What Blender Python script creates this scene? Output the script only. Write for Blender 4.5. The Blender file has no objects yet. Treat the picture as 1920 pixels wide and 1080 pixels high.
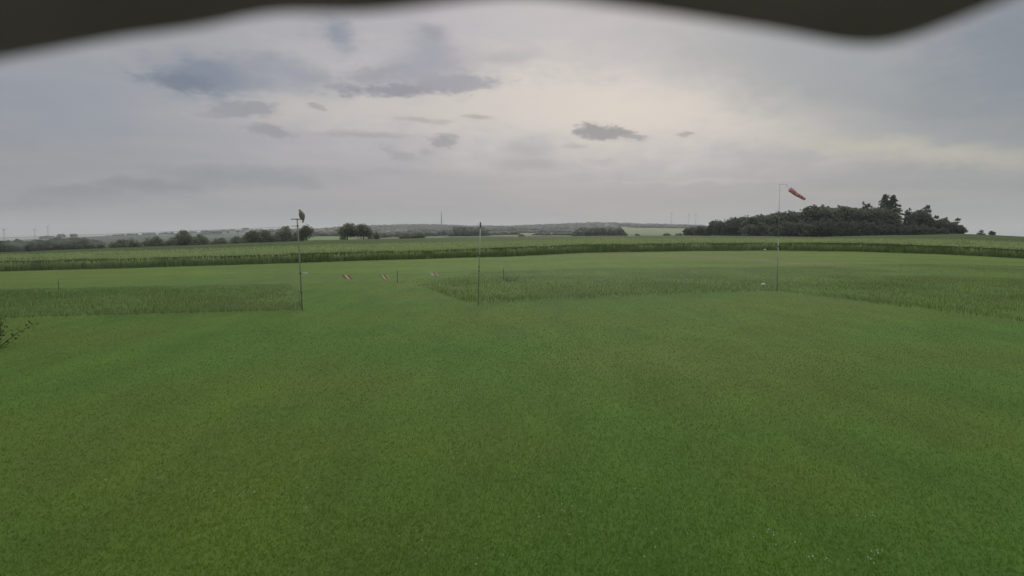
import bpy, bmesh, math, random
import numpy as np
from mathutils import Vector, Matrix
R = math.radians
rng = np.random.default_rng(7)
random.seed(7)
scn = bpy.context.scene
COL = scn.collection

# ------------------------------------------------------------------ camera
CAM_Z, FPX = 2.9, 1144.0
PITCH = math.atan((540 - 436) / FPX)
cd = bpy.data.cameras.new("camera")
cd.sensor_width = 36
cd.lens = 36 * FPX / 1920
cd.clip_start = 0.02
cd.clip_end = 60000
cd.dof.use_dof = True
cd.dof.focus_distance = 30
cd.dof.aperture_fstop = 1.7
cam = bpy.data.objects.new("camera", cd)
COL.objects.link(cam)
cam.location = (0, 0, CAM_Z)
cam.rotation_euler = (R(90) - PITCH, 0, 0)
scn.camera = cam

def ray(px, py):
    x = (px - 960) / FPX; z = (540 - py) / FPX; y = 1.0
    c, s = math.cos(-PITCH), math.sin(-PITCH)
    return x, y * c - z * s, y * s + z * c
def azel(px, py):
    x, y, z = ray(px, py)
    return math.atan2(x, y), math.atan2(z, math.hypot(x, y))
def az_of(px): return azel(px, 436)[0]
def z_at(px, py, r):
    x, y, z = ray(px, py)
    return CAM_Z + r * z / math.hypot(x, y)
def on_plane(px, py, z=0.0):
    x, y, zz = ray(px, py)
    t = (z - CAM_Z) / zz
    return x * t, y * t
def at_depth(px, py, Y):
    x, y, z = ray(px, py)
    t = Y / y
    return Vector((x * t, Y, CAM_Z + z * t))

# ------------------------------------------------------------------ node helpers
class NT:
    def __init__(s, nt): s.nt = nt; nt.nodes.clear()
    def n(s, typ, **kw):
        nd = s.nt.nodes.new(typ)
        for k, v in kw.items(): setattr(nd, k, v)
        return nd
    def put(s, sock, v):
        if isinstance(v, bpy.types.NodeSocket): s.nt.links.new(v, sock)
        elif isinstance(v, (tuple, list)):
            v = tuple(v)
            sock.default_value = v + (1.0,) if len(v) == 3 and len(sock.default_value) == 4 else v
        else: sock.default_value = v
    def m(s, op, a, b=None, c=None, clamp=False):
        nd = s.n('ShaderNodeMath', operation=op, use_clamp=clamp)
        s.put(nd.inputs[0], a)
        if b is not None: s.put(nd.inputs[1], b)
        if c is not None: s.put(nd.inputs[2], c)
        return nd.outputs[0]
    def mr(s, v, a, b, c, d, smooth=False):
        nd = s.n('ShaderNodeMapRange')
        if smooth: nd.interpolation_type = 'SMOOTHSTEP'
        for i, q in enumerate((v, a, b, c, d)): s.put(nd.inputs[i], q)
        return nd.outputs[0]
    def mix(s, f, a, b, blend='MIX'):
        nd = s.n('ShaderNodeMix', data_type='RGBA', blend_type=blend)
        s.put(nd.inputs[0], f); s.put(nd.inputs[6], a); s.put(nd.inputs[7], b)
        return nd.outputs[2]
    def noise(s, vec, scale, detail=4, rough=.5, w=None, out=0, dist=0):
        nd = s.n('ShaderNodeTexNoise')
        if vec is not None: s.put(nd.inputs['Vector'], vec)
        s.put(nd.inputs['Scale'], scale); s.put(nd.inputs['Detail'], detail)
        s.put(nd.inputs['Roughness'], rough); s.put(nd.inputs['Distortion'], dist)
        return nd.outputs[out]
    def vmap(s, vec, scale=(1, 1, 1), loc=(0, 0, 0), rot=(0, 0, 0)):
        nd = s.n('ShaderNodeMapping')
        s.put(nd.inputs['Vector'], vec); nd.inputs['Scale'].default_value = scale
        nd.inputs['Location'].default_value = loc; nd.inputs['Rotation'].default_value = rot
        return nd.outputs[0]

def lin(r, g, b):
    f = lambda c: (c / 255) / 12.92 if c / 255 < .04045 else ((c / 255 + .055) / 1.055) ** 2.4
    return (f(r), f(g), f(b))

# ------------------------------------------------------------------ sky
SUN_AZ, SUN_EL = R(9), R(24)
world = bpy.data.worlds.new("World")
scn.world = world
world.use_nodes = True
W = NT(world.node_tree)
wo = W.n('ShaderNodeOutputWorld'); bg = W.n('ShaderNodeBackground')
W.nt.links.new(bg.outputs[0], wo.inputs[0])
STR = 0.1
bg.inputs[1].default_value = STR
sky = W.n('ShaderNodeTexSky', sky_type='NISHITA')
sky.sun_disc = False; sky.sun_elevation = SUN_EL; sky.sun_rotation = SUN_AZ
sky.air_density = 1.2; sky.dust_density = 3.0
tc = W.n('ShaderNodeTexCoord')
sep = W.n('ShaderNodeSeparateXYZ'); W.nt.links.new(tc.outputs['Generated'], sep.inputs[0])
X, Y, Z = sep.outputs
az = W.m('ARCTAN2', X, Y)
el = W.m('ARCSINE', Z)
comb = W.n('ShaderNodeCombineXYZ')
W.put(comb.inputs[0], az); W.put(comb.inputs[1], el)
P = comb.outputs[0]
# wobble of the coordinates so that cloud edges are ragged
wob1 = W.noise(W.vmap(P, (1, 2.2, 1)), 16, 6, .58, out=1)
wob2 = W.noise(W.vmap(P, (1, 2.0, 1), (3.1, 1.7, .3)), 4.5, 3, .5, out=1)
def shifted(amt_f, amt_c):
    a = W.n('ShaderNodeVectorMath', operation='SUBTRACT'); W.put(a.inputs[0], wob1); a.inputs[1].default_value = (.5, .5, .5)
    b = W.n('ShaderNodeVectorMath', operation='MULTIPLY'); W.put(b.inputs[0], a.outputs[0]); b.inputs[1].default_value = (amt_f, amt_f * .5, 0)
    c = W.n('ShaderNodeVectorMath', operation='SUBTRACT'); W.put(c.inputs[0], wob2); c.inputs[1].default_value = (.5, .5, .5)
    d = W.n('ShaderNodeVectorMath', operation='MULTIPLY'); W.put(d.inputs[0], c.outputs[0]); d.inputs[1].default_value = (amt_c, amt_c * .4, 0)
    e = W.n('ShaderNodeVectorMath', operation='ADD'); W.put(e.inputs[0], b.outputs[0]); W.put(e.inputs[1], d.outputs[0])
    f = W.n('ShaderNodeVectorMath', operation='ADD'); W.put(f.inputs[0], P); W.put(f.inputs[1], e.outputs[0])
    s = W.n('ShaderNodeSeparateXYZ'); W.put(s.inputs[0], f.outputs[0])
    return s.outputs[0], s.outputs[1]
SOFT = shifted(.08, .04)
HARD = shifted(.05, .012)
EDGE = W.m('SUBTRACT', W.noise(W.vmap(P, (1, 2.4, 1), (7, 3, 1)), 26, 8, .62, dist=.3), .5)
EDGE2 = W.m('SUBTRACT', W.noise(W.vmap(P, (1, 2.0, 1), (2, 9, 1)), 9, 6, .6, dist=.3), .5)
EDGE3 = W.m('SUBTRACT', W.noise(W.vmap(P, (1, 2.2, 1), (11, 4, 1)), 62, 8, .66, dist=.2), .5)
def blob(px, py, wx, wy, soft=1.0, ang=0, coords=None):
    """mask of an elliptical patch of cloud, centre and half sizes in sky degrees taken at (px, py)"""
    u, v = coords or SOFT
    a0, e0 = azel(px, py)
    sx, sy = wx / FPX, wy / FPX
    du = W.m('SUBTRACT', u, a0); dv = W.m('SUBTRACT', v, e0)
    ca, sa = math.cos(R(ang)), math.sin(R(ang))
    p = W.m('DIVIDE', W.m('ADD', W.m('MULTIPLY', du, ca), W.m('MULTIPLY', dv, sa)), sx)
    q = W.m('DIVIDE', W.m('SUBTRACT', W.m('MULTIPLY', dv, ca), W.m('MULTIPLY', du, sa)), sy)
    d = W.m('SQRT', W.m('ADD', W.m('MULTIPLY', p, p), W.m('MULTIPLY', q, q)))
    hard = coords is HARD
    d = W.m('ADD', d, W.m('MULTIPLY', EDGE, 1.7 if hard else .9))
    d = W.m('ADD', d, W.m('MULTIPLY', EDGE2, .6 if hard else 1.2))
    if hard: d = W.m('ADD', d, W.m('MULTIPLY', EDGE3, 1.3))
    return W.mr(d, 1.0 + soft * .5, max(0.0, 1.0 - soft), 0, 1, True)
def cl(r, g, b, k=1.0):
    c = lin(r, g, b); return tuple(x * k / STR for x in c)
# veil of high cloud: brightness by height above the horizon, then by bearing
ramp = W.mr(el, R(0), R(9), 0, 1, True)
c = W.mix(ramp, cl(147, 145, 151), cl(177, 174, 181))
left = W.mr(az, R(-42), R(-8), 1, 0, True)
c = W.mix(W.m('MULTIPLY', left, .62), c, cl(126, 131, 137))
right = W.mr(az, R(12), R(44), 0, 1, True)
c = W.mix(W.m('MULTIPLY', right, .62), c, cl(124, 132, 132))
veil = W.noise(W.vmap(P, (1, 5.5, 1)), 3.2, 6, .55, dist=.6)
c = W.mix(W.mr(veil, .35, .7, 0, .30), c, cl(150, 152, 158))
veil2 = W.noise(W.vmap(P, (1, 9, 1), (5, 2, 0), (0, 0, R(-4))), 5, 6, .55, dist=.4)
c = W.mix(W.mr(veil2, .45, .75, 0, .22), c, cl(196, 190, 186))
patches = [
 # px, py, half w, half h, soft, angle, colour, strength, coords
 (1120, 205, 560, 95, 1.0, -3, (212, 206, 199), .8, SOFT),
 (1250, 215, 300, 50, 1.0, -5, (214, 205, 194), .5, SOFT),
 (1720, 282, 230, 20, 1.0, -9, (198, 192, 172), .85, SOFT),
 (700, 210, 330, 45, 1.0, 3, (200, 192, 187), .55, SOFT),
 (1720, 190, 330, 75, 1.0, -14, (128, 138, 146), .75, SOFT),
 (1500, 100, 330, 60, 1.0, -10, (150, 156, 162), .70, SOFT),
 (1910, 80, 130, 110, 1.0, 0, (112, 124, 140), .70, SOFT),
 (60, 170, 240, 60, 1.0, 6, (138, 146, 160), .70, SOFT),
 (110, 250, 260, 40, 1.0, 4, (134, 144, 156), .45, SOFT),
 (330, 120, 260, 80, 1.0, 0, (158, 162, 166), .45, SOFT),
 # darker bellies
 (385, 140, 95, 34, .8, 0, (116, 127, 146), .9, SOFT),
 (340, 155, 60, 14, .7, -4, (112, 124, 142), .85, HARD),
 (545, 140, 95, 30, 1.0, -8, (140, 146, 160), .8, SOFT),
 (622, 66, 40, 26, .9, -25, (130, 139, 155), .95, SOFT),
 (790, 130, 110, 44, .7, 5, (148, 149, 163), .9, SOFT),
 (805, 90, 45, 45, .8, 0, (150, 152, 165), .85, SOFT),
 (750, 168, 118, 13, .6, 3, (144, 145, 160), .95, HARD),
 (860, 155, 78, 15, .6, 1, (156, 157, 169), .95, HARD),
 (960, 108, 60, 11, 1.0, 0, (158, 160, 168), .7, SOFT),
 (432, 205, 36, 15, .5, 0, (152, 153, 162), .85, HARD),
 (490, 207, 34, 13, .5, 0, (154, 155, 163), .85, HARD),
 (400, 217, 30, 6, .8, 0, (156, 156, 162), .6, HARD),
 (598, 200, 13, 6, .6, 0, (160, 158, 163), .7, HARD),
 (500, 247, 40, 11, .6, -8, (154, 154, 161), .85, HARD),
 (522, 255, 28, 9, .6, -12, (156, 156, 163), .8, HARD),
 (680, 254, 100, 8, .9, 0, (160, 158, 163), .7, HARD),
 (790, 226, 50, 6, .8, 0, (166, 160, 162), .6, HARD),
 (895, 220, 32, 5, .7, 0, (166, 160, 162), .7, HARD),
 (828, 264, 28, 14, .5, 12, (152, 151, 160), .85, HARD),
 (745, 288, 38, 11, .6, -14, (158, 157, 163), .75, HARD),
 (795, 285, 16, 9, .6, 0, (162, 160, 165), .6, HARD),
 (990, 280, 52, 22, .8, 0, (158, 158, 166), .75, SOFT),
 (990, 310, 60, 12, .8, 0, (160, 160, 168), .7, HARD),
 (1118, 244, 38, 15, .45, 0, (142, 142, 152), 1.0, HARD),
 (1150, 250, 36, 12, .45, -6, (142, 142, 152), 1.0, HARD),
 (1185, 259, 36, 7, .5, -4, (154, 153, 160), .9, HARD),
 (1288, 252, 17, 6, .6, 0, (158, 154, 158), .8, HARD),
 (1078, 274, 28, 6, .8, 0, (164, 161, 165), .6, HARD),
 (1128, 300, 26, 7, .8, 0, (166, 163, 167), .5, HARD),
 (740, 324, 120, 10, 1.0, 0, (158, 157, 164), .6, HARD),
 (470, 330, 150, 17, 1.0, 1, (134, 137, 145), .75, SOFT),
 (300, 350, 110, 10, 1.0, 3, (126, 130, 139), .8, HARD),
 (100, 375, 150, 12, 1.0, 5, (122, 127, 135), .5, HARD),
 (1290, 340, 150, 4, 1.0, 0, (188, 186, 182), .6, HARD),
 (250, 345, 70, 11, .8, 0, (134, 137, 145), .7, HARD),
 (400, 335, 60, 12, .8, 0, (140, 143, 150), .7, HARD),
 (540, 340, 70, 10, .8, 0, (146, 148, 155), .7, HARD),
 (150, 362, 60, 10, .8, 0, (128, 132, 140), .7, HARD),
 (55, 380, 60, 8, .8, 0, (122, 126, 134), .6, HARD),
 (330, 318, 50, 8, .8, 0, (146, 148, 155), .6, HARD),
 (470, 120, 50, 20, .8, 0, (150, 154, 164), .7, HARD),
 (700, 140, 50, 14, .8, 10, (152, 153, 164), .7, HARD),
 (810, 62, 22, 16, .8, 0, (150, 152, 164), .7, HARD),
 (600, 150, 50, 12, 1, 0, (156, 157, 166), .6, HARD),
 (1640, 365, 200, 9, 1.0, -2, (170, 170, 163), .5, HARD),
]
for (px, py, wx, wy, so, an, rgb, st, co) in patches:
    f = W.m('MULTIPLY', blob(px, py, wx, wy, so, an, co), st)
    c = W.mix(f, c, cl(*rgb, k=.88 if (co is HARD and max(rgb) < 175) else 1.0))
# overcast sky is brighter overhead than near the horizon, and duller behind the viewer
up = W.mr(el, R(21), R(66), 1.0, 4.6, True)
back = W.mr(Y, -.6, .5, .72, 1.0, True)
k = W.m('MULTIPLY', up, back)
vm = W.n('ShaderNodeVectorMath', operation='SCALE'); W.put(vm.inputs[0], c); W.put(vm.inputs['Scale'], k)
W.put(bg.inputs[0], W.mix(.975, sky.outputs[0], vm.outputs[0]))

# ------------------------------------------------------------------ sun behind the cloud
sd = bpy.data.lights.new("sun", 'SUN')
sd.energy = 1.3; sd.angle = R(24); sd.color = (1, .93, .84)
sun = bpy.data.objects.new("sun", sd); COL.objects.link(sun)
sun.location = (0, 0, 50)
dv = Vector((math.sin(SUN_AZ) * math.cos(SUN_EL), math.cos(SUN_AZ) * math.cos(SUN_EL), math.sin(SUN_EL)))
sun.rotation_euler = dv.to_track_quat('Z', 'Y').to_euler()

scn.view_settings.view_transform = 'Standard'
scn.view_settings.look = 'None'
scn.view_settings.exposure = 0
scn.view_settings.gamma = 1
scn.view_settings.use_curve_mapping = False
scn.cycles.use_denoising = True
scn.cycles.volume_bounces = 1
scn.cycles.max_bounces = 6
scn.cycles.transparent_max_bounces = 8

# ------------------------------------------------------------------ object helpers
def tag(o, label=None, cat=None, group=None, kind=None):
    if label: o['label'] = label
    if cat: o['category'] = cat
    if group: o['group'] = group
    if kind: o['kind'] = kind
    return o
def link(name, me, mat=None, parent=None, smooth=False):
    if mat is not None:
        for mm in (mat if isinstance(mat, (list, tuple)) else [mat]): me.materials.append(mm)
    if smooth:
        me.polygons.foreach_set('use_smooth', np.ones(len(me.polygons), bool))
    o = bpy.data.objects.new(name, me); COL.objects.link(o)
    if parent: o.parent = parent
    return o
def empty(name, loc, rz=0):
    o = bpy.data.objects.new(name, None); COL.objects.link(o)
    o.location = loc; o.rotation_euler = (0, 0, rz); o.empty_display_size = .2
    return o
def np_mesh(name, V, F, n, col=None):
    """mesh from numpy arrays, every face with n corners"""
    me = bpy.data.meshes.new(name)
    V = np.asarray(V, np.float32); F = np.asarray(F, np.int32)
    me.vertices.add(len(V)); me.vertices.foreach_set('co', V.ravel())
    me.loops.add(F.size); me.loops.foreach_set('vertex_index', F.ravel())
    me.polygons.add(len(F)); me.polygons.foreach_set('loop_start', np.arange(0, F.size, n, dtype=np.int32))
    if col is not None:
        a = me.color_attributes.new('tint', 'FLOAT_COLOR', 'POINT')
        cc = np.ones((len(V), 4), np.float32); cc[:, :3] = col
        a.data.foreach_set('color', cc.ravel())
    me.update(calc_edges=True)
    return me
class MB:
    def __init__(s): s.v = []; s.f = []; s.m = []
    def tube(s, pts, rad, n=8, mi=0, cap=True):
        pts = [Vector(p) for p in pts]
        if not isinstance(rad, (list, tuple)): rad = [rad] * len(pts)
        b = len(s.v); ref = None
        for i, p in enumerate(pts):
            t = (pts[min(i + 1, len(pts) - 1)] - pts[max(i - 1, 0)]).normalized()
            if ref is None: ref = t.orthogonal().normalized()
            u = (ref - t * ref.dot(t)).normalized(); w = t.cross(u); ref = u
            for k in range(n):
                a = 2 * math.pi * k / n
                s.v.append(p + (u * math.cos(a) + w * math.sin(a)) * rad[i])
        for i in range(len(pts) - 1):
            for k in range(n):
                k2 = (k + 1) % n
                s.f.append((b + i * n + k, b + i * n + k2, b + (i + 1) * n + k2, b + (i + 1) * n + k)); s.m.append(mi)
        if cap:
            s.f.append(tuple(b + k for k in reversed(range(n)))); s.m.append(mi)
            e = b + (len(pts) - 1) * n
            s.f.append(tuple(e + k for k in range(n))); s.m.append(mi)
    def box(s, c, d, mi=0, M=None):
        b = len(s.v); c = Vector(c)
        for sx in (-1, 1):
            for sy in (-1, 1):
                for sz in (-1, 1):
                    q = Vector((sx * d[0] / 2, sy * d[1] / 2, sz * d[2] / 2))
                    if M: q = M @ q
                    s.v.append(c + q)
        for f in ((0, 1, 3, 2), (4, 6, 7, 5), (0, 4, 5, 1), (2, 3, 7, 6), (0, 2, 6, 4), (1, 5, 7, 3)):
            s.f.append(tuple(b + k for k in f)); s.m.append(mi)
    def poly(s, pts, mi=0):
        b = len(s.v); s.v += [Vector(p) for p in pts]; s.f.append(tuple(range(b, b + len(pts)))); s.m.append(mi)
    def mesh(s, name):
        me = bpy.data.meshes.new(name); me.from_pydata(s.v, [], s.f)
        me.polygons.foreach_set('material_index', s.m); me.update(); return me
    def build(s, name, mat, parent=None, smooth=False):
        return link(name, s.mesh(name), mat, parent, smooth)

def mat(name, a, b=None, scale=8, rough=.8, detail=4, metal=0, spec=.3, bump=0, tint=False, translucent=0):
    m = bpy.data.materials.new(name); m.use_nodes = True
    N = NT(m.node_tree)
    out = N.n('ShaderNodeOutputMaterial'); bs = N.n('ShaderNodeBsdfPrincipled')
    t = N.n('ShaderNodeTexCoord'); b = b or a
    nz = N.noise(t.outputs['Object'], scale, detail, .6)
    c = N.mix(N.mr(nz, .3, .7, 0, 1), a, b)
    if tint:
        at = N.n('ShaderNodeVertexColor', layer_name='tint')
        c = N.mix(1.0, c, at.outputs[0], 'MULTIPLY')
    N.put(bs.inputs['Base Color'], c)
    bs.inputs['Roughness'].default_value = rough; bs.inputs['Metallic'].default_value = metal
    bs.inputs['Specular IOR Level'].default_value = spec
    if bump:
        bp = N.n('ShaderNodeBump'); bp.inputs['Strength'].default_value = bump; N.put(bp.inputs['Height'], nz)
        N.put(bs.inputs['Normal'], bp.outputs[0])
    if translucent:
        tr = N.n('ShaderNodeBsdfTranslucent'); N.put(tr.inputs[0], c)
        mx = N.n('ShaderNodeMixShader'); mx.inputs[0].default_value = translucent
        N.put(mx.inputs[1], bs.outputs[0]); N.put(mx.inputs[2], tr.outputs[0]); N.put(out.inputs[0], mx.outputs[0])
    else: N.put(out.inputs[0], bs.outputs[0])
    return m

# ------------------------------------------------------------------ terrain heights
def tab(d): xs = sorted(d); return np.array([az_of(x) for x in xs]), np.array([d[x] for x in xs], float), xs
def f_of_az(d):
    a, v, _ = tab(d)
    return lambda q: np.interp(q, a, v)
def z_tab(ys, r):
    """ground height along the bearing of px so that distance r shows at height py"""
    a, v, xs = tab(ys)
    dense = np.linspace(-500, 2420, 293)
    da = np.array([az_of(x) for x in dense])
    yy = np.interp(dense, xs, v)
    rr = r(da) if callable(r) else np.full_like(da, r)
    zz = np.array([z_at(x, y, q) for x, y, q in zip(dense, yy, rr)])
    return lambda q: np.interp(q, da, zz)
CROP_H = 1.25
base_r = f_of_az({-500: 104, 0: 81, 480: 76, 960: 76, 1200: 82, 1440: 91, 1700: 97, 1920: 102, 2420: 120})
base_z = z_tab({-500: 527, 0: 509, 240: 502, 480: 495, 720: 487, 960: 480, 1100: 473, 1300: 470, 1440: 469, 1600: 471, 1760: 476, 1920: 484, 2420: 512}, base_r)
far_r = f_of_az({-500: 220, 0: 220, 600: 260, 960: 300, 1440: 300, 1800: 330, 1920: 330, 2420: 330})
far_top = z_tab({-500: 490, 0: 473, 200: 465, 400: 458, 600: 450, 720: 447.5, 850: 445, 960: 443.5, 1100: 442, 1280: 441.5, 1440: 442.5, 1540: 444,
                 1620: 441.5, 1720: 440, 1800: 438, 1860: 440.5, 1920: 443.5, 2100: 450, 2420: 466}, far_r)
rowA = z_tab({-500: 492, 0: 476, 200: 468, 400: 461, 590: 451, 720: 451, 850: 449, 960: 448, 1100: 447, 1300: 447, 1500: 450, 1720: 449, 1920: 454, 2420: 475}, 480.0)
rowB = z_tab({-500: 480, 0: 464, 200: 459, 400: 453, 560: 447, 590: 444, 640: 444, 720: 446, 850: 442, 960: 440.5, 1100: 441, 1200: 440, 1300: 441, 1500: 450, 1720: 456, 1920: 460, 2420: 475}, 1100.0)
rowC = z_tab({-500: 470, 0: 457, 200: 449, 400: 444, 590: 440, 720: 440, 850: 437, 960: 437, 1100: 436, 1200: 432, 1300: 433, 1500: 450, 1720: 458, 1920: 462, 2420: 475}, 2000.0)
rowD = z_tab({-500: 462, 0: 451, 40: 449.5, 80: 447, 100: 444.8, 150: 444, 300: 439, 400: 434.5, 480: 432, 590: 430, 700: 427, 760: 425.5, 820: 425, 880: 428, 960: 428,
              1000: 426, 1060: 423.5, 1100: 421.5, 1150: 422, 1200: 424, 1250: 425, 1320: 426, 1500: 446, 1720: 458, 1920: 464, 2420: 475}, 3200.0)
NEAR = 33.0
def ground_z(a, r):
    a = np.asarray(a, float); r = np.asarray(r, float)
    ac = np.clip(a, az_of(-500), az_of(2420))
    br, bz, fr, ft = base_r(ac), base_z(ac), far_r(ac), far_top(ac) - CROP_H
    A, B, C_, D = rowA(ac), rowB(ac), rowC(ac), rowD(ac)
    z = np.zeros_like(r + ac)
    def seg(r0, r1, z0, z1):
        t = np.clip((r - r0) / (r1 - r0), 0, 1)
        m = (r > r0) & (r <= r1)
        return m, z0 + (z1 - z0) * t
    for r0, r1, z0, z1 in ((NEAR, br, 0 * ac, bz), (br, fr, bz, ft), (fr, 480.0, ft, A), (480.0, 1100.0, A, B), (1100.0, 2000.0, B, C_), (2000.0, 3200.0, C_, D), (3200.0, 4600.0, D, D - 70), (4600.0, 1e6, D - 70, D - 70)):
        m, v = seg(r0, r1, z0, z1)
        z = np.where(m, v, z)
    z = np.where(r > 4600, D - 70, z)
    # fade to level ground behind the viewer
    w = np.clip((np.abs(a) - R(60)) / R(40), 0, 1)
    return z * (1 - w) + np.where(r > NEAR, -.002 * (r - NEAR), 0) * w
def gz(x, y): return float(ground_z(math.atan2(x, y), math.hypot(x, y)))
def on_ground(px, py):
    """first hit of the view ray with the terrain"""
    a = azel(px, 436)[0] if False else math.atan2(*ray(px, py)[:2])
    rr = np.concatenate([np.arange(3, 120, .02), np.geomspace(120, 5000, 6000)])
    x, y, z = ray(px, py); h = math.hypot(x, y)
    zz = CAM_Z + rr * z / h
    g = ground_z(np.full_like(rr, a), rr)
    i = int(np.argmax(zz <= g))
    r = rr[i]
    return Vector((math.sin(a) * r, math.cos(a) * r, float(g[i])))

# ------------------------------------------------------------------ zones of the airfield (plan outlines)
def G(px, py): v = on_ground(px, py); return (v.x, v.y)
MEADOW_R = np.array([G(752, 529), G(800, 541), G(862, 565), G(897, 571), G(1020, 563), G(1180, 557), G(1320, 550), G(1420, 546), G(1456, 547), G(1560, 558),
                     G(1680, 574), G(1800, 589), G(1920, 604), G(2100, 628), (34, 14.0), (70, 22), (80, 36), G(2000, 500), G(1920, 499), G(1700, 494), G(1500, 500), G(1300, 501), G(1100, 503), G(900, 510), G(800, 519)])
MEADOW_L = np.array([G(566, 582), G(380, 588), G(200, 593), G(0, 598), (-24, 14.5), (-60, 10), (-60, 26), G(-100, 545), G(0, 542), G(200, 538), G(400, 534), G(540, 533), G(562, 545)])
def inside(poly, x, y):
    x = np.asarray(x); y = np.asarray(y); c = np.zeros(x.shape, bool); j = len(poly) - 1
    for i in range(len(poly)):
        xi, yi = poly[i]; xj, yj = poly[j]
        if yi != yj:
            c ^= ((yi > y) != (yj > y)) & (x < (xj - xi) * (y - yi) / (yj - yi) + xi)
        j = i
    return c
def seg_dist(pts, x, y):
    d = np.full(np.shape(x), 1e9)
    for (x0, y0), (x1, y1) in zip(pts[:-1], pts[1:]):
        dx, dy = x1 - x0, y1 - y0
        t = np.clip(((x - x0) * dx + (y - y0) * dy) / (dx * dx + dy * dy), 0, 1)
        d = np.minimum(d, np.hypot(x - x0 - t * dx, y - y0 - t * dy))
    return d
def vnoise(x, y, s, seed=0):
    """smooth value noise"""
    g = np.random.default_rng(seed).random((256, 256))
    u, v = x / s + 1000, y / s + 1000
    i, j = np.floor(u).astype(int), np.floor(v).astype(int)
    fu, fv = u - i, v - j
    fu, fv = fu * fu * (3 - 2 * fu), fv * fv * (3 - 2 * fv)
    q = lambda a, b: g[a % 256, b % 256]
    return (q(i, j) * (1 - fu) + q(i + 1, j) * fu) * (1 - fv) + (q(i, j + 1) * (1 - fu) + q(i + 1, j + 1) * fu) * fv

LAWN = np.array((.088, .150, .021)); LAWN2 = np.array((.068, .150, .020)); LAWN3 = np.array((.106, .150, .024))
STRIP = np.array((.086, .138, .016)); MEAD = np.array((.082, .135, .028)); DIRT = np.array((.150, .125, .062))
def lawn_col(x, y):
    n = vnoise(x, y, 4.2, 1) * .6 + vnoise(x, y, 1.7, 2) * .4
    n2 = vnoise(x + 30, y, 7.0, 3) * .7 + vnoise(x * .35, y * 1.4 + x * .1, 1.6, 13) * .3
    k = np.clip((n - .35) * 2.2, 0, 1)[..., None]; k2 = np.clip((n2 - .45) * 2.5, 0, 1)[..., None]
    c = LAWN * (1 - k) + LAWN2 * k
    return c * (1 - k2 * .6) + LAWN3 * k2 * .6

# ------------------------------------------------------------------ ground sheet
azs = np.concatenate([np.arange(-180, -60, 4.0), np.arange(-60, 60, .3), np.arange(60, 180, 4.0)]) * math.pi / 180
rs = np.concatenate([[.05], np.arange(.5, 4, .5), np.arange(4, 42, .22), np.arange(42, 112, .5), np.geomspace(112, 480, 70)[0:], np.geomspace(490, 3200, 110), np.geomspace(3300, 30000, 30)])
AA, RR = np.meshgrid(azs, rs)
ZZ = ground_z(AA, RR)
XX, YY = np.sin(AA) * RR, np.cos(AA) * RR
# gentle real undulation of the lawn
ZZ += np.where(RR < 500, (vnoise(XX, YY, 6, 9) - .5) * .05 * np.clip((RR - 3) / 5, 0, 1), 0)
col = lawn_col(XX, YY) * .84
br = base_r(np.clip(AA, az_of(-500), az_of(2420)))
jit = (vnoise(XX, YY, .8, 4) - .5) * .5 + (vnoise(XX, YY, 3, 5) - .5) * 1.2
st = np.clip((RR + jit * 4 - 42) / 10, 0, 1)[..., None]
n3 = vnoise(XX, YY * 3, 9, 6)[..., None]
stripc = STRIP * (.86 + .26 * n3)
col = col * (1 - st) + stripc * st
mm = inside(MEADOW_R, XX + jit * .4, YY + jit * .4) | inside(MEADOW_L, XX + jit * .2, YY + jit * .2)
col = np.where(mm[..., None], MEAD * (.8 + .4 * vnoise(XX, YY, 3, 8))[..., None], col)
TRACK = [G(1130, 477), G(1260, 480), G(1400, 486), G(1500, 493), G(1560, 497)]
dd = seg_dist(TRACK, XX, YY)
k = np.clip(1.2 - dd / (1.3 + 2.0 * vnoise(XX, YY, 2.5, 11)), 0, 1)[..., None] * .55
col = col * (1 - k) + DIRT * k
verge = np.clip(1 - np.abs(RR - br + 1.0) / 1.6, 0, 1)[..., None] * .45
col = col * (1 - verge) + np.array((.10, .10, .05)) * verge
col = np.where((RR > br + .3)[..., None], np.array((.05, .06, .03)), col)
# far fields
fn = vnoise(AA * 57.3 * 3.0, np.log(RR) * 14, 3.2, 21)
pal = np.array([(.075, .110, .05), (.095, .135, .06), (.11, .135, .065), (.06, .09, .045), (.08, .12, .055)])
fi = np.clip((fn * 5).astype(int), 0, 4)
col = np.where((RR > far_r(np.clip(AA, az_of(-500), az_of(2420))) + 2)[..., None], pal[fi], col)
lf = (AA > az_of(575)) & (AA < az_of(660)) & (RR > 480) & (RR < 1150)
col = np.where(lf[..., None], np.array((.125, .18, .06)), col)
lf = (AA > az_of(900)) & (AA < az_of(1110)) & (RR > 1150) & (RR < 2000)
col = np.where(lf[..., None], np.array((.15, .18, .085)), col)
lf = (AA > az_of(1165)) & (AA < az_of(1330)) & (RR > 480) & (RR < 2700)
col = np.where(lf[..., None], np.array((.115, .16, .06)), col)
lf = (AA > az_of(60)) & (AA < az_of(590)) & (RR > 900) & (RR < 3300)
col = np.where(lf[..., None], np.array((.06, .09, .055)) * (.8 + .5 * (fn[..., None] > .5)), col)
nr, na = AA.shape
idx = np.arange(nr * na).reshape(nr, na)
nx = np.roll(idx, -1, axis=1)
F = np.stack([idx[:-1], nx[:-1], nx[1:], idx[1:]], -1).reshape(-1, 4)
V = np.stack([XX, YY, ZZ], -1).reshape(-1, 3)
gm = bpy.data.materials.new('ground_cover'); gm.use_nodes = True
N = NT(gm.node_tree); out = N.n('ShaderNodeOutputMaterial'); bs = N.n('ShaderNodeBsdfPrincipled')
at = N.n('ShaderNodeVertexColor', layer_name='tint'); t = N.n('ShaderNodeTexCoord')
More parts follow.
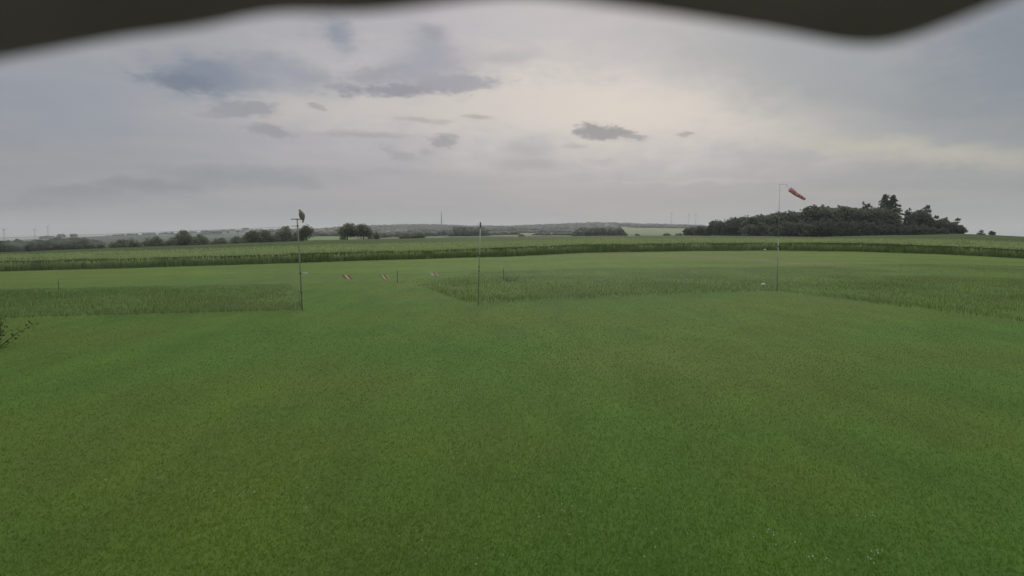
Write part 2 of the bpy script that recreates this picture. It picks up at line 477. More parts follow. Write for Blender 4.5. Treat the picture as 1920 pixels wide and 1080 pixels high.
n1 = N.noise(t.outputs['Object'], 9, 8, .72); n2 = N.noise(N.vmap(t.outputs['Object'], (1, .35, 1)), .9, 5, .6)
v1 = N.mr(n1, .25, .75, .86, 1.14); v2 = N.mr(n2, .3, .7, .86, 1.14)
vs = N.n('ShaderNodeVectorMath', operation='SCALE'); N.put(vs.inputs[0], at.outputs[0]); N.put(vs.inputs['Scale'], N.m('MULTIPLY', v1, v2))
N.put(bs.inputs['Base Color'], vs.outputs[0]); bs.inputs['Roughness'].default_value = .95; bs.inputs['Specular IOR Level'].default_value = .15
bp = N.n('ShaderNodeBump'); bp.inputs['Strength'].default_value = .6; bp.inputs['Distance'].default_value = .03
N.put(bp.inputs['Height'], N.noise(t.outputs['Object'], 30, 6, .7)); N.put(bs.inputs['Normal'], bp.outputs[0])
N.put(out.inputs[0], bs.outputs[0])
go = link('ground', np_mesh('ground', V, F[:, ::-1], 4, col.reshape(-1, 3)), gm, smooth=True)
tag(go, kind='structure')

# ------------------------------------------------------------------ blades
def blades(name, x, y, z, h, w, colr, lean=.35, material=None):
    """one narrow leaning leaf per point: two triangles-high tapering strip"""
    n = len(x)
    a = rng.random(n) * 2 * math.pi; b = rng.random(n) * 2 * math.pi
    l = rng.random(n) * lean * h
    wx, wy = np.cos(a) * w / 2, np.sin(a) * w / 2
    lx, ly = np.cos(b) * l, np.sin(b) * l
    V = np.empty((n, 5, 3), np.float32)
    V[:, 0] = np.stack([x - wx, y - wy, z - .01], -1); V[:, 1] = np.stack([x + wx, y + wy, z - .01], -1)
    V[:, 2] = np.stack([x + wx * .75 + lx * .4, y + wy * .75 + ly * .4, z + h * .6], -1)
    V[:, 3] = np.stack([x - wx * .75 + lx * .4, y - wy * .75 + ly * .4, z + h * .6], -1)
    V[:, 4] = np.stack([x + lx, y + ly, z + h], -1)
    i = np.arange(n)[:, None] * 5
    T = np.concatenate([i + [0, 1, 2], i + [0, 2, 3], i + [3, 2, 4]], 1).reshape(-1, 3)
    c = np.repeat(colr[:, None, :], 5, 1).reshape(-1, 3)
    return link(name, np_mesh(name, V.reshape(-1, 3), T, 3, c), material)
blade_m = mat('blade', (1, 1, 1), (.9, .9, .9), 3, .75, spec=.12, tint=True, translucent=.42)
def polar_pts(n, r0, r1, a0, a1, pw=1.0):
    r = np.sqrt(rng.random(n) ** pw * (r1 * r1 - r0 * r0) + r0 * r0); a = a0 + (a1 - a0) * rng.random(n)
    return np.sin(a) * r, np.cos(a) * r, r, a
# mown lawn, short blades
xs, ys, cs, hs, ws = [], [], [], [], []
n = 420000
r = 4.2 * (38 / 4.2) ** (rng.random(n) ** 1.15); a = R(-50) + R(100) * rng.random(n)
x, y = np.sin(a) * r, np.cos(a) * r
k = ~(inside(MEADOW_R, x, y) | inside(MEADOW_L, x, y)); x, y, r = x[k], y[k], r[k]
c = lawn_col(x, y) * (.95 + .10 * rng.random(len(x)))[:, None] * 1.5
dry = rng.random(len(x)) < .015; c[dry] = np.array((.16, .155, .075))
xs.append(x); ys.append(y); cs.append(c); hs.append(.018 * (.5 + rng.random(len(x))) * np.clip(1.1 - r / 60, .5, 1)); ws.append(.0034 + .0006 * r)
x, y = np.concatenate(xs), np.concatenate(ys)
und = lambda x, y: (vnoise(x, y, 6, 9) - .5) * .05 * np.clip((np.hypot(x, y) - 3) / 5, 0, 1)
lz = ground_z(np.arctan2(x, y), np.hypot(x, y)) + und(x, y)
o = blades('lawn_grass', x, y, lz, np.concatenate(hs), np.concatenate(ws), np.concatenate(cs), .9, blade_m)
tag(o, 'short mown green lawn grass filling the foreground', 'grass', kind='stuff')
# taller meadow
def meadow(name, poly, n, label, h0, edge, tone):
    lo, hi = poly.min(0), poly.max(0)
    x = lo[0] + (hi[0] - lo[0]) * rng.random(n); y = lo[1] + (hi[1] - lo[1]) * rng.random(n)
    k = inside(poly, x, y) & (np.abs(np.arctan2(x, y)) < R(54)); x, y = x[k], y[k]
    d = seg_dist(np.vstack([poly, poly[:1]]), x, y)
    nn = vnoise(x, y, 2.6, 31) * .6 + vnoise(x, y, .9, 32) * .4
    h = h0 * (.55 + .9 * nn) * (.6 + .6 * rng.random(len(x))) * np.where(d < 1.0, 1.25, 1.0)
    fade = np.clip(1.15 - (y - edge) / 20, .30, 1) * np.clip(d / 3 + .4, .4, 1) ** np.where(y > edge + 8, 1, 0); h = h * fade
    kk = np.clip((vnoise(x, y, 5, 33) - .3) * 2, 0, 1)[:, None]
    c = (np.array((.122, .192, .038)) * (1 - kk) + np.array((.096, .192, .038)) * kk) * (.92 + .16 * rng.random(len(x)))[:, None]
    seed = rng.random(len(x)) < .05; c[seed] = np.array((.20, .205, .10)) * (.8 + .4 * rng.random(seed.sum()))[:, None]; h[seed] *= 1.2
    z = ground_z(np.arctan2(x, y), np.hypot(x, y)) + und(x, y)
    o = blades(name, x, y, z, h, np.full(len(x), .0075), c * tone * (1 - .20 * np.clip(1 - d / .8, 0, 1))[:, None], .8, blade_m)  # rim blades tinted darker: lusher edge grass plus its base shade painted in
    tag(o, label, 'tall grass', kind='stuff')
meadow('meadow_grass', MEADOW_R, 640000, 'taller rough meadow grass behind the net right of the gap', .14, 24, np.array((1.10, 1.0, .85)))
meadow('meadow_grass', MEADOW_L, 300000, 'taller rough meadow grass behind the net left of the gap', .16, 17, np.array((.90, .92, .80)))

# ------------------------------------------------------------------ crop field: a closed canopy with a ragged stalk edge
ca = np.arange(-56, 56, .22) * math.pi / 180
cr_ = np.concatenate([np.linspace(0, .06, 10), np.linspace(.08, 1, 90)])
CA, CT = np.meshgrid(ca, cr_)
cb, cf = base_r(np.clip(CA, az_of(-500), az_of(2420))), far_r(np.clip(CA, az_of(-500), az_of(2420)))
edge_w = (vnoise(np.sin(CA) * cb, np.cos(CA) * cb, 1.3, 41) - .5) * 1.2
CR = cb + edge_w * (1 - CT) + (cf - cb) * CT
CX, CY = np.sin(CA) * CR, np.cos(CA) * CR
RAMP = .86 + .14 * np.clip((CR - cb) / 4, 0, 1)
CZ = ground_z(CA, CR) + CROP_H * .93 * RAMP + (vnoise(CX, CY, .8, 42) - .5) * .14 + (vnoise(CX, CY, 6, 43) - .5) * .2
nr2, na2 = CA.shape
ccol = np.array((.112, .168, .052)) * (.85 + .3 * vnoise(CX, CY * .3, 8, 44))[..., None]
V0 = np.stack([CX, CY, CZ], -1)
skirt = V0[0].copy(); skirt[:, 2] -= CROP_H * .92
V = np.concatenate([skirt[None], V0], 0); cc = np.concatenate([ccol[:1] * 3.0, ccol], 0)
idx = np.arange((nr2 + 1) * na2).reshape(nr2 + 1, na2)
F = np.stack([idx[:-1, :-1], idx[:-1, 1:], idx[1:, 1:], idx[1:, :-1]], -1).reshape(-1, 4)
V = V.reshape(-1, 3); cc = cc.reshape(-1, 3)
# stalks as quads in the same mesh
n = 150000
a = (rng.random(n) * 108 - 54) * math.pi / 180
q = rng.random(n) ** 2.2
ac = np.clip(a, az_of(-500), az_of(2420))
r = base_r(ac) - .5 + q * 55
x, y = np.sin(a) * r, np.cos(a) * r
z = ground_z(a, r)
h = CROP_H * (.82 + .32 * rng.random(n)) * (.86 + .14 * np.clip((r - base_r(ac)) / 4, 0, 1)) + (vnoise(x, y, 2.5, 45) - .5) * .18
h = np.where(r < base_r(ac) + .6, h * (.25 + .65 * rng.random(n)), h)
w = .03 + .025 * rng.random(n); b = rng.random(n) * math.pi
z0 = np.where(q < .03, z - .02, z + h * .5)
wx, wy = np.cos(b) * w, np.sin(b) * w
lx, ly = (rng.random(n) - .5) * .25, (rng.random(n) - .5) * .25
S = np.stack([np.stack([x - wx, y - wy, z0], -1), np.stack([x + wx, y + wy, z0], -1),
              np.stack([x + wx * .6 + lx, y + wy * .6 + ly, z + h], -1), np.stack([x - wx * .6 + lx, y - wy * .6 + ly, z + h], -1)], 1)
sc_ = np.repeat((np.array((.36, .44, .19)) * (.85 + .3 * rng.random(n))[:, None])[:, None], 4, 1).reshape(-1, 3)
F2 = len(V) + np.arange(n * 4).reshape(n, 4)
crop_m = mat('crop', (1, 1, 1), (.82, .84, .8), 2.2, .85, 8, spec=.1, tint=True, bump=.5, translucent=.45)
o = link('crop_field', np_mesh('crop_field', np.vstack([V, S.reshape(-1, 3)]), np.vstack([F, F2]), 4, np.vstack([cc, sc_])), crop_m)
tag(o, 'tall green cereal crop with a dark standing edge beyond the airfield', 'crop', kind='stuff')

# ------------------------------------------------------------------ trees
bark = mat('bark', (.07, .055, .04), (.12, .10, .075), 6, .9, bump=.4)
leaf_a = mat('leaf_dark', (.115, .140, .095), (.145, .172, .115), .7, .7, 3, tint=True, translucent=.45)
leaf_c = mat('leaf_near', (.050, .090, .030), (.080, .125, .040), 3, .7, 3, tint=True, translucent=.3)
leaf_b = mat('leaf_green', (.155, .185, .12), (.185, .22, .14), .7, .7, 3, tint=True, translucent=.45)
def crown_pts(lobes, n, rg):
    out = []
    vol = np.array([l[3] * l[4] * l[5] for l in lobes]) ** .75; vol /= vol.sum()
    for l, k in zip(lobes, (vol * n).astype(int)):
        d = rg.normal(size=(k, 3)); d /= np.linalg.norm(d, axis=1)[:, None]
        rad = rg.random(k) ** .42
        bump = 1 + .22 * np.sin(d[:, 0] * 5 + l[0] * 3) * np.cos(d[:, 2] * 6 + l[1]) + .12 * rg.normal(size=k)
        out.append(np.array(l[:3]) + d * (rad * bump)[:, None] * np.array(l[3:6]))
    return np.vstack(out)
def leaf_mesh(name, P, s, rg):
    n = len(P)
    u = rg.normal(size=(n, 3)); u /= np.linalg.norm(u, axis=1)[:, None]
    w = rg.normal(size=(n, 3)); w -= (w * u).sum(1)[:, None] * u; w /= np.linalg.norm(w, axis=1)[:, None]
    ss = s * (.6 + .8 * rg.random(n))[:, None]
    V = np.stack([P - u * ss, P + w * ss * .7, P + u * ss, P - w * ss * .7], 1).reshape(-1, 3)
    F = np.arange(n * 4).reshape(n, 4)
    c = np.repeat((.86 + .28 * rg.random(n))[:, None, None] * np.ones((1, 1, 3)), 4, 1).reshape(-1, 3)
    return np_mesh(name, V, F, 4, c)
def trunk_mesh(name, h, r, lobes, rg):
    m = MB()
    top = Vector((0, 0, h))
    m.tube([(0, 0, -.4), (0.05, 0, h * .35), (-.05, .05, h * .7), top], [r, r * .8, r * .55, r * .2], 7)
    for l in lobes[:7]:
        z0 = h * (.3 + .4 * rg.random()); e = Vector(l[:3])
        m.tube([(0, 0, z0), e * .5 + Vector((0, 0, z0 * .5)), e], [r * .45, r * .3, r * .08], 5)
    return m.mesh(name)
def kind_round(seed, H=10, wd=4.2, low=.12, n=2600, s=.34):
    rg = np.random.default_rng(seed); lobes = [(0, 0, H * .58, wd * .75, wd * .75, H * .36)]
    for i in range(9):
        a = rg.random() * 6.28; rr = wd * (.35 + .3 * rg.random()); zz = H * (low + .1 + (.72 - low) * rg.random())
        sz = wd * (.34 + .22 * rg.random())
        lobes.append((math.cos(a) * rr, math.sin(a) * rr, zz, sz, sz, sz * .85))
    lobes.append((rg.normal() * .6, rg.normal() * .6, H * .86, wd * .4, wd * .4, H * .13))
    P = crown_pts(lobes, n, rg); P = P[P[:, 2] > H * low * .5]
    return leaf_mesh('crown', P, s, rg), trunk_mesh('trunk', H * .75, .28, lobes[1:], rg), H
def kind_loose(seed, H=12, wd=3.8, n=2000, s=.30):
    """open crown, sky shows between the clumps"""
    rg = np.random.default_rng(seed); lobes = [(0, 0, H * .38, wd * .8, wd * .8, H * .22)]
    for i in range(34):
        t = rg.random() ** 1.2; a = rg.random() * 6.28; zz = H * (.25 + .70 * t); rr = wd * (1 - .75 * t) * (.5 + .5 * rg.random())
        sz = .35 + .75 * rg.random() * (1.2 - t * .6)
        lobes.append((math.cos(a) * rr, math.sin(a) * rr, zz, sz, sz, sz * .8))
    lobes.append((0, 0, H * .95, .5, .5, .7))
    P = crown_pts(lobes, n, rg)
    return leaf_mesh('crown', P, s, rg), trunk_mesh('trunk', H * .93, .26, lobes[1:] , rg), H
def kind_spire(seed, H=19, n=3400, s=.36):
    """tall tree with layered, drooping side branches"""
    rg = np.random.default_rng(seed); pts = []
    br = []
    for i in range(64):
        t = i / 63; zz = H * (.12 + .86 * t); L = (5.6 * (1 - t) ** .75 + .35) * (.55 + .75 * rg.random()); a = i * 2.4 + rg.random()
        k = max(10, int(n / 60 * (1.5 - t)))
        q = rg.random(k) ** .7
        x = np.cos(a) * q * L; y = np.sin(a) * q * L; z = zz - q ** 1.6 * L * .42
        pts.append(np.stack([x, y, z], -1) + rg.normal(size=(k, 3)) * np.array((.28, .28, .2)))
        br.append([(0, 0, zz), (math.cos(a) * L * .5, math.sin(a) * L * .5, zz - L * .12), (math.cos(a) * L, math.sin(a) * L, zz - L * .42)])
    m = MB(); m.tube([(0, 0, -.4), (0, 0, H * .5), (0, 0, H * .98)], [.32, .2, .04], 7)
    for b in br: m.tube(b, [.07, .05, .02], 4)
    return leaf_mesh('crown', np.vstack(pts), s, rg), m.mesh('trunk'), H
def kind_bush(seed, H=6, wd=5, n=2200, s=.30):
    rg = np.random.default_rng(seed); lobes = [(0, 0, H * .4, wd * .7, wd * .7, H * .4)]
    for i in range(8):
        a = rg.random() * 6.28; rr = wd * (.4 + .25 * rg.random()); sz = wd * (.28 + .15 * rg.random())
        lobes.append((math.cos(a) * rr, math.sin(a) * rr, H * (.28 + .3 * rg.random()), sz, sz, H * .3))
    lobes.append((rg.normal() * .8, rg.normal() * .8, H * .75, wd * .35, wd * .35, H * .22))
    P = crown_pts(lobes, n, rg); P[:, 2] = np.maximum(P[:, 2], .05)
    return leaf_mesh('crown', P, s, rg), trunk_mesh('trunk', H * .6, .16, lobes[1:], rg), H
KINDS = {}
def add_kind(key, f, leafm):
    cm, tm, H = f; cm.materials.append(leafm); tm.materials.append(bark); KINDS[key] = (cm, tm, H)
for i in range(5): add_kind(f'round{i}', kind_round(100 + i, wd=3.8 + .25 * i), leaf_a)
for i in range(3): add_kind(f'green{i}', kind_round(120 + i, wd=4.6, low=.06), leaf_b)
for i in range(3): add_kind(f'loose{i}', kind_loose(140 + i), leaf_a)
for i in range(2): add_kind(f'spire{i}', kind_spire(160 + i), leaf_a)
for i in range(4): add_kind(f'bush{i}', kind_bush(180 + i), leaf_b)
for i in range(4): add_kind(f'thicket{i}', kind_bush(190 + i, wd=3.6), leaf_a)
add_kind('spread0', kind_round(200, H=9, wd=4.6, low=.07, n=3200, s=.30), leaf_b)
def plant(name, key, px, ytop, r, label, cat='tree', group=None, wfac=None, rz=None, yb=None):
    cm, tm, H = KINDS[key]
    a = az_of(px); g = float(ground_z(a, r)) if yb is None else z_at(px, yb, r)
    zt = z_at(px, ytop, r)
    s = max(.15, (zt - g) / H)
    root = empty(name, (math.sin(a) * r, math.cos(a) * r, g), random.random() * 6.28 if rz is None else rz)
    w = s * (1.22 if key.startswith('round') else 1) if wfac is None else wfac
    root.scale = (w, w, s)
    for nm, me in (('trunk', tm), ('crown', cm)):
        o = bpy.data.objects.new(nm, me); COL.objects.link(o); o.parent = root
    tag(root, label, cat, group)
    return root
def interp_prof(prof, x): return float(np.interp(x, [p[0] for p in prof], [p[1] for p in prof]))
# wood on the right
prof = [(1280, 434), (1300, 425), (1320, 422), (1343, 416), (1360, 417), (1380, 409), (1400, 406), (1440, 402), (1460, 398), (1480, 395), (1500, 397), (1518, 390), (1532, 385), (1560, 387), (1600, 390), (1640, 392), (1668, 396), (1690, 412), (1705, 402), (1740, 404), (1755, 412), (1780, 420), (1800, 432)]
WG = 'trees of the dark wood on the right'
wood_lbl = 'dark dense leafy tree merged into the long wood on the right'
back_lbl = 'leafy tree deep inside the wood on the right, only its top showing'
x = 1288.0; i = 0
while x < 1672:
    fr = float(far_r(az_of(x)))
    r = fr + 8 + (120 if x < 1400 else 10) * (1 - (x - 1280) / 420 * .9) + random.uniform(0, 8)
    plant('leafy_tree', f'round{i % 5}', x, interp_prof(prof, x) + random.uniform(-4.5, 5), r, wood_lbl, group=WG)
    x += 9.5 + random.random() * 4; i += 1
x = 1300.0
while x < 1662:
    fr = float(far_r(az_of(x)))
    plant('leafy_tree', f'round{i % 5}', x, interp_prof(prof, x) + random.uniform(0, 4), fr + 34 + random.uniform(0, 10) + (110 if x < 1400 else 0), back_lbl, group=WG)
    x += 14 + random.random() * 5; i += 1
x = 1405.0
while x < 1800:   # low undergrowth along the front
    fr = float(far_r(az_of(x)))
    plant('leafy_bush', f'thicket{i % 4}', x, interp_prof(prof, x) * .62 + 441 * .38 + random.uniform(-4, 5), fr + 5, 'low dark bush along the front edge of the wood on the right', 'bush', 'bushes along the front of the wood')
    x += 15 + random.random() * 5; i += 1
single = [
 ('loose1', 1616, 378, 336, 'thin tall tree poking above the middle of the wood', 1.0),
 ('loose2', 1627, 381, 336, 'thin crooked tree just left of the tallest pair in the wood', 1.0),
 ('spire0', 1656, 364, 340, 'left of the two tallest trees, a feathery spire over the wood', 1.1),
 ('spire1', 1671, 366, 338, 'right of the two tallest trees, with long drooping side branches', 1.4),
 ('round1', 1645, 388, 336, 'round crowned tree at the foot of the two tallest trees', None),
 ('round3', 1677, 406, 334, 'low dense tree directly right below the tallest pair', .6),
 ('loose1', 1703, 390, 338, 'slim tree right of the notch beside the tallest pair', 1.1),
 ('round2', 1710, 397, 336, 'squat dense tree right of the notch in the wood', .85),
 ('round0', 1728, 391, 338, 'broad open topped tree, highest right of the notch', 1.25),
 ('loose2', 1735, 384, 340, 'ragged crown rising over the broad tree right of the notch', 1.0),
 ('loose0', 1752, 404, 339, 'loose tree leaning off the right shoulder of the broad tree', 1.1),
 ('round4', 1765, 409, 338, 'small round tree between the broad tree and the wood end', None),
 ('loose1', 1773, 407, 340, 'narrow pointed tree second from the right end of the wood', .9),
 ('round1', 1784, 416, 338, 'low tree filling the gap near the right end of the wood', None),
 ('loose0', 1794, 409, 340, 'last tall ragged tree at the right end of the wood', 1.0),
 ('round2', 1802, 424, 338, 'small leaning tree closing the right end of the wood', None),
]
for key, px, yt, r, lb, wf in single: plant('leafy_tree' if not key.startswith('spire') else 'tall_tree', key, px, yt, r, lb, group=WG, wfac=wf)
plant('field_tree', 'loose1', 1839, 430.5, 350, 'small umbrella shaped tree left of two alone on the right ridge', group='two lone trees on the ridge', wfac=.6, yb=446)
plant('field_tree', 'round0', 1859, 432.5, 350, 'small round tree right of two alone on the right ridge', group='two lone trees on the ridge', wfac=.42, yb=446)
# hedge trees on the left and in the middle
HG = 'bushes and trees behind the crop'
hedge = [
 ('bush0', 222, 447, 'low wide bush at the left end of the hedge row'),
 ('bush1', 246, 446, 'low bush second from the left end of the hedge row'),
 ('bush2', 283, 441, 'domed bush between the low left bushes and the tallest left dome'),
 ('green0', 345, 431, 'large domed bush standing highest on the left of the hedge row'),
 ('bush3', 372, 437, 'lower shoulder bush just right of the large domed bush'),
 ('bush1', 416, 444, 'small bush in the low gap right of the large dome'),
 ('bush0', 445, 441, 'small bush left beside the dark tree cluster behind the perch pole'),
 ('green1', 473, 431, 'leftmost tree of the dark cluster behind the perch pole'),
 ('green2', 500, 430, 'second tree of the dark cluster left of the perch pole'),
 ('green0', 536, 423.5, 'tall round tree directly left of the perch pole'),
 ('green1', 574, 421, 'square topped tree directly right of the perch pole'),
]
for j, (key, px, yt, lb) in enumerate(hedge):
    fr = float(far_r(az_of(px))); plant('hedge_bush' if 'bush' in key else 'hedge_tree', key, px, yt, fr + 14 + (j % 3) * 4, lb, 'bush' if 'bush' in key else 'tree', HG, rz=j * 1.3, wfac={'green0': .85, 'green1': .78, 'green2': .8}.get(key))
for px, yt in ((520, 432), (556, 433), (300, 449), (323, 444), (398, 449), (487, 437), (459, 440)):
    fr = float(far_r(az_of(px))); plant('hedge_bush', f'bush{px % 4}', px, yt, fr + 22, 'low filler bush between the taller crowns of the left hedge row', 'bush', HG)
plant('field_tree', 'spread0', 651, 417.5, 300, 'left tree of the free standing pair right of the perch pole', group=HG, wfac=1.22, rz=.4)
plant('field_tree', 'spread0', 682, 419, 302, 'right tree of the free standing pair right of the perch pole', group=HG, wfac=1.12, rz=2.4)
plant('hedge_bush', 'bush2', 707, 433, 310, 'small bush close right of the free standing tree pair', 'bush', HG, wfac=.42)
plant('hedge_bush', 'bush0', 762, 436, 320, 'left half of the low wide bush left of the radio mast', 'bush', HG, wfac=.9)
plant('hedge_bush', 'bush3', 785, 434, 320, 'right half of the low wide bush below the radio mast', 'bush', HG, wfac=.9)
for j, (px, yt, r) in enumerate(((1195, 437, 560), (1252, 436, 520), (1272, 436, 500), (978, 438, 560))):
    plant('field_bush', f'bush{j}', px, yt, r, ['far small dark bush in the pale field mid picture', 'far bush left of the wood tip on the right', 'far bush touching the left tip of the right wood', 'far dark speck of a bush right of the plain net pole'][j], 'bush', HG)

# ------------------------------------------------------------------ far woods, one clumpy mass each
ico = bmesh.new(); bmesh.ops.create_icosphere(ico, subdivisions=2, radius=1)
IV = np.array([v.co[:] for v in ico.verts]); IF = np.array([[v.index for v in f.verts] for f in ico.faces]); ico.free()
far_leaf = mat('far_leaf', (.048, .062, .040), (.070, .085, .055), .12, .9, 6, tint=True)
houses = [(592, 435.5, 'pale house nearest the square topped tree in the far village'), (604, 436.5, 'pale village house between the pole tree and the tree pair, middle one'),
          (621, 435.5, 'pale village house close left of the free standing tree pair'), (612, 438, 'lowest pale house between the pole tree and the tree pair'),
          (719, 439, 'pale house just right of the small bush by the tree pair'), (728, 436, 'pale house higher on the slope right of the tree pair'),
          (739, 437.5, 'pale house midway between tree pair and wide low bush'), (749, 434, 'pale house above the left side of the wide low bush'),
          (760, 433, 'pale house above the middle of the wide low bush'), (454, 438.5, 'lower pale house above the left hedge trees'),
          (461, 434.5, 'upper pale house on the left slope near the skyline'), (421, 437, 'pale house on the left slope above the hedge gap'),
          (436, 436, 'pale house between the two skyline houses on the left slope'), (1138, 424.5, 'single pale speck of a house high on the middle hill')]
house_at = []
for px, py, lb in houses:
    p = on_ground(px, py + 1.2); rr = math.hypot(p.x, p.y)
    if rr < 1200 or rr > 3200: rr = 1900.0
    a = az_of(px); house_at.append((a, rr))
def far_wood(label, spots, name='far_wood'):
    Vs, Fs, Cs = [], [], []; b = 0
    for (px0, px1, r0, r1, n, rad, hgt) in spots:
        for i in range(n):
            px = random.uniform(px0, px1); r = math.sqrt(random.uniform(r0 * r0, r1 * r1)); a = az_of(px)
            if any(abs(a - ha) * r < 20 and hr - 420 < r < hr + 30 for ha, hr in house_at): continue
            g = float(ground_z(a, r)); s = rad * random.uniform(.6, 1.15)
            d = 1 + .22 * rng.normal(size=len(IV))
            e = min(1.0, .35 + 8 * min(px - px0, px1 - px) / max(1, px1 - px0))
            h = hgt * random.uniform(.7, 1.1) * e
            P_ = IV * d[:, None] * np.array((s, s, h * .55)) + np.array((math.sin(a) * r, math.cos(a) * r, g + h * .5))
            Vs.append(P_); Fs.append(IF + b); Cs.append(np.full((len(IV), 3), random.uniform(.7, 1.3))); b += len(IV)
    o = link(name, np_mesh(name, np.vstack(Vs), np.vstack(Fs), 3, np.vstack(Cs)), far_leaf, smooth=False)
    tag(o, label, 'wood', kind='stuff')
far_wood('bluish far wood along the skyline hills', [(575, 735, 1250, 2800, 620, 12, 9), (600, 1330, 2850, 3260, 1500, 15, 13), (655, 905, 2050, 2850, 900, 14, 13), (905, 1160, 2250, 2900, 700, 14, 13), (1180, 1330, 2600, 2900, 200, 14, 13)])
far_wood('dark blue grey wood block left of the plain net pole', [(690, 850, 1100, 2000, 420, 10, 9), (846, 912, 900, 1200, 240, 7, 12), (912, 970, 1150, 1250, 60, 7, 5)])
far_wood('dark blue grey wood block in the middle distance', [(1080, 1168, 700, 900, 230, 6, 9)])
far_wood('thin strip of dark trees below the middle skyline', [(960, 1085, 1900, 2100, 160, 9, 9), (1000, 1085, 1000, 1100, 60, 5, 4)])
far_wood('dark bluish wood belt behind the crop at the far left', [(-260, 205, 430, 560, 900, 5, 6.2), (-300, 60, 560, 800, 160, 6, 6)])
far_wood('sparse hedge trees along the left skyline', [(75, 100, 3120, 3190, 12, 8, 8), (108, 120, 3120, 3190, 10, 9, 12), (134, 142, 3120, 3190, 8, 8, 12), (200, 600, 3100, 3190, 90, 10, 7), (380, 600, 2500, 3000, 160, 10, 8)])

# ------------------------------------------------------------------ village
wall_m = mat('house_wall', (.80, .78, .74), (.70, .68, .64), 1, .9)
roof_m = mat('house_roof', (.20, .17, .16), (.15, .13, .125), 1, .8)
def house_meshes(w, d, h):
    m = MB(); m.box((0, 0, h / 2 - 1), (w, d, h + 2))
    for s in (-1, 1): m.poly([(s * w / 2, -d / 2, h), (s * w / 2, d / 2, h), (s * w / 2, 0, h + d * .42)][::s])
    a = m.mesh('wall'); a.materials.append(wall_m)
    m = MB(); e = .5; zt = h + d * .42
    for s in (-1, 1):
        p = [(-w / 2 - e, s * (d / 2 + e), h - .35), (w / 2 + e, s * (d / 2 + e), h - .35), (w / 2 + e, 0, zt + .15), (-w / 2 - e, 0, zt + .15)]
        q = [Vector(k) + Vector((0, 0, .3)) for k in p]
        m.poly(p[::s]); m.poly(q[::-s])
        for i_ in range(4): m.poly([p[i_], p[(i_ + 1) % 4], q[(i_ + 1) % 4], q[i_]])
    b = m.mesh('roof'); b.materials.append(roof_m)
    return a, b
HM = [house_meshes(11, 8, 5), house_meshes(15, 9, 6), house_meshes(9, 8, 4.5)]
for j, (px, py, lb) in enumerate(houses):
    a, rr = house_at[j]; p = Vector((math.sin(a) * rr, math.cos(a) * rr, float(ground_z(a, rr))))
    h = empty('village_house', p, [.2, 1.1, -.3, .7][j % 4]); tag(h, lb, 'house', 'houses of the far village')
    k = rr / 2200 * 1.45; h.scale = (k, k, k)
    for nm, me in zip(('wall', 'roof'), HM[j % 3]):
        o = bpy.data.objects.new(nm, me); COL.objects.link(o); o.parent = h

# ------------------------------------------------------------------ radio mast and wind turbines
conc = mat('mast_grey', (.22, .22, .23), (.28, .28, .29), .05, .7)
white = mat('turbine_white', (.42, .43, .45), (.36, .37, .39), .05, .5)
r = 3230.0; a = az_of(828); g = float(ground_z(a, r)); top = z_at(828, 395.5, r)
mast = empty('radio_mast', (math.sin(a) * r, math.cos(a) * r, g)); tag(mast, 'slender grey radio mast standing on the wooded skyline', 'mast')
m = MB(); m.tube([(0, 0, -2), (0, 0, (top - g) * .55)], [3.6, 2.6], 10); m.build('shaft', conc, mast, True)
m = MB(); m.tube([(0, 0, (top - g) * .55), (0, 0, (top - g) * .85), (0, 0, top - g)], [2.0, 1.6, .8], 8); m.build('antenna', conc, mast, True)
m = MB()
for q in (.42, .55, .68):
    m = MB(); m.tube([(0, 0, (top - g) * q), (0, 0, (top - g) * q + 2)], [4.4, 4.4], 12); m.build('platform', conc, mast)
tur = [(7, 431, 5000, 'leftmost wind turbine at the picture edge on the left skyline', .9), (65, 430, 5600, 'middle wind turbine of the three on the left skyline', .2),
       (90, 425, 5600, 'tallest and rightmost wind turbine on the left skyline', .5), (1258, 399, 5200, 'left, tallest wind turbine of three beside the right wood', .3),
       (1291, 402.5, 5600, 'middle wind turbine of three beside the right wood', .7), (1304, 402, 5600, 'wind turbine closest to the right wood', 1.0)]
for px, yt, r, lb, ph in tur:
    a = az_of(px); g = float(ground_z(a, r)); zt = z_at(px, yt, r); H = zt - g
    t_ = empty('wind_turbine', (math.sin(a) * r, math.cos(a) * r, g), -a + .6); tag(t_, lb, 'wind turbine', 'wind turbines on the skyline')
    m = MB(); m.tube([(0, 0, -1), (0, 0, H)], [4.2, 2.6], 10); m.build('tower', white, t_, True)
    m = MB(); m.box((0, 0, H + 1.5), (6, 13, 6)); m.build('nacelle', white, t_)
    m = MB(); m.tube([(0, -6.5, H + 1.5), (0, -9, H + 1.5), (0, -11, H + 1.5)], [3.0, 2.6, .6], 10); m.build('hub', white, t_, True)
    for b in range(3):
        an = ph + b * 2.0944; d = Vector((math.sin(an), 0, math.cos(an))); c0 = Vector((0, -9, H + 1.5)); s_ = Vector((math.cos(an), 0, -math.sin(an)))
        L = 32.0; m = MB()
        pts = [(1.5, .8, .5), (6, 1.6, .35), (18, 1.0, .2), (L, .25, .08)]
        V_ = []
        for q, w_, th in pts: V_ += [c0 + d * q + s_ * w_, c0 + d * q + Vector((0, th, 0)), c0 + d * q - s_ * w_ * .5, c0 + d * q - Vector((0, th, 0))]
        m.v = V_
        for i_ in range(3):
            for k_ in range(4): m.f.append((i_ * 4 + k_, i_ * 4 + (k_ + 1) % 4, (i_ + 1) * 4 + (k_ + 1) % 4, (i_ + 1) * 4 + k_)); m.m.append(0)
        m.f.append((12, 13, 14, 15)); m.m.append(0); m.f.append((3, 2, 1, 0)); m.m.append(0)
        m.build('blade', white, t_)

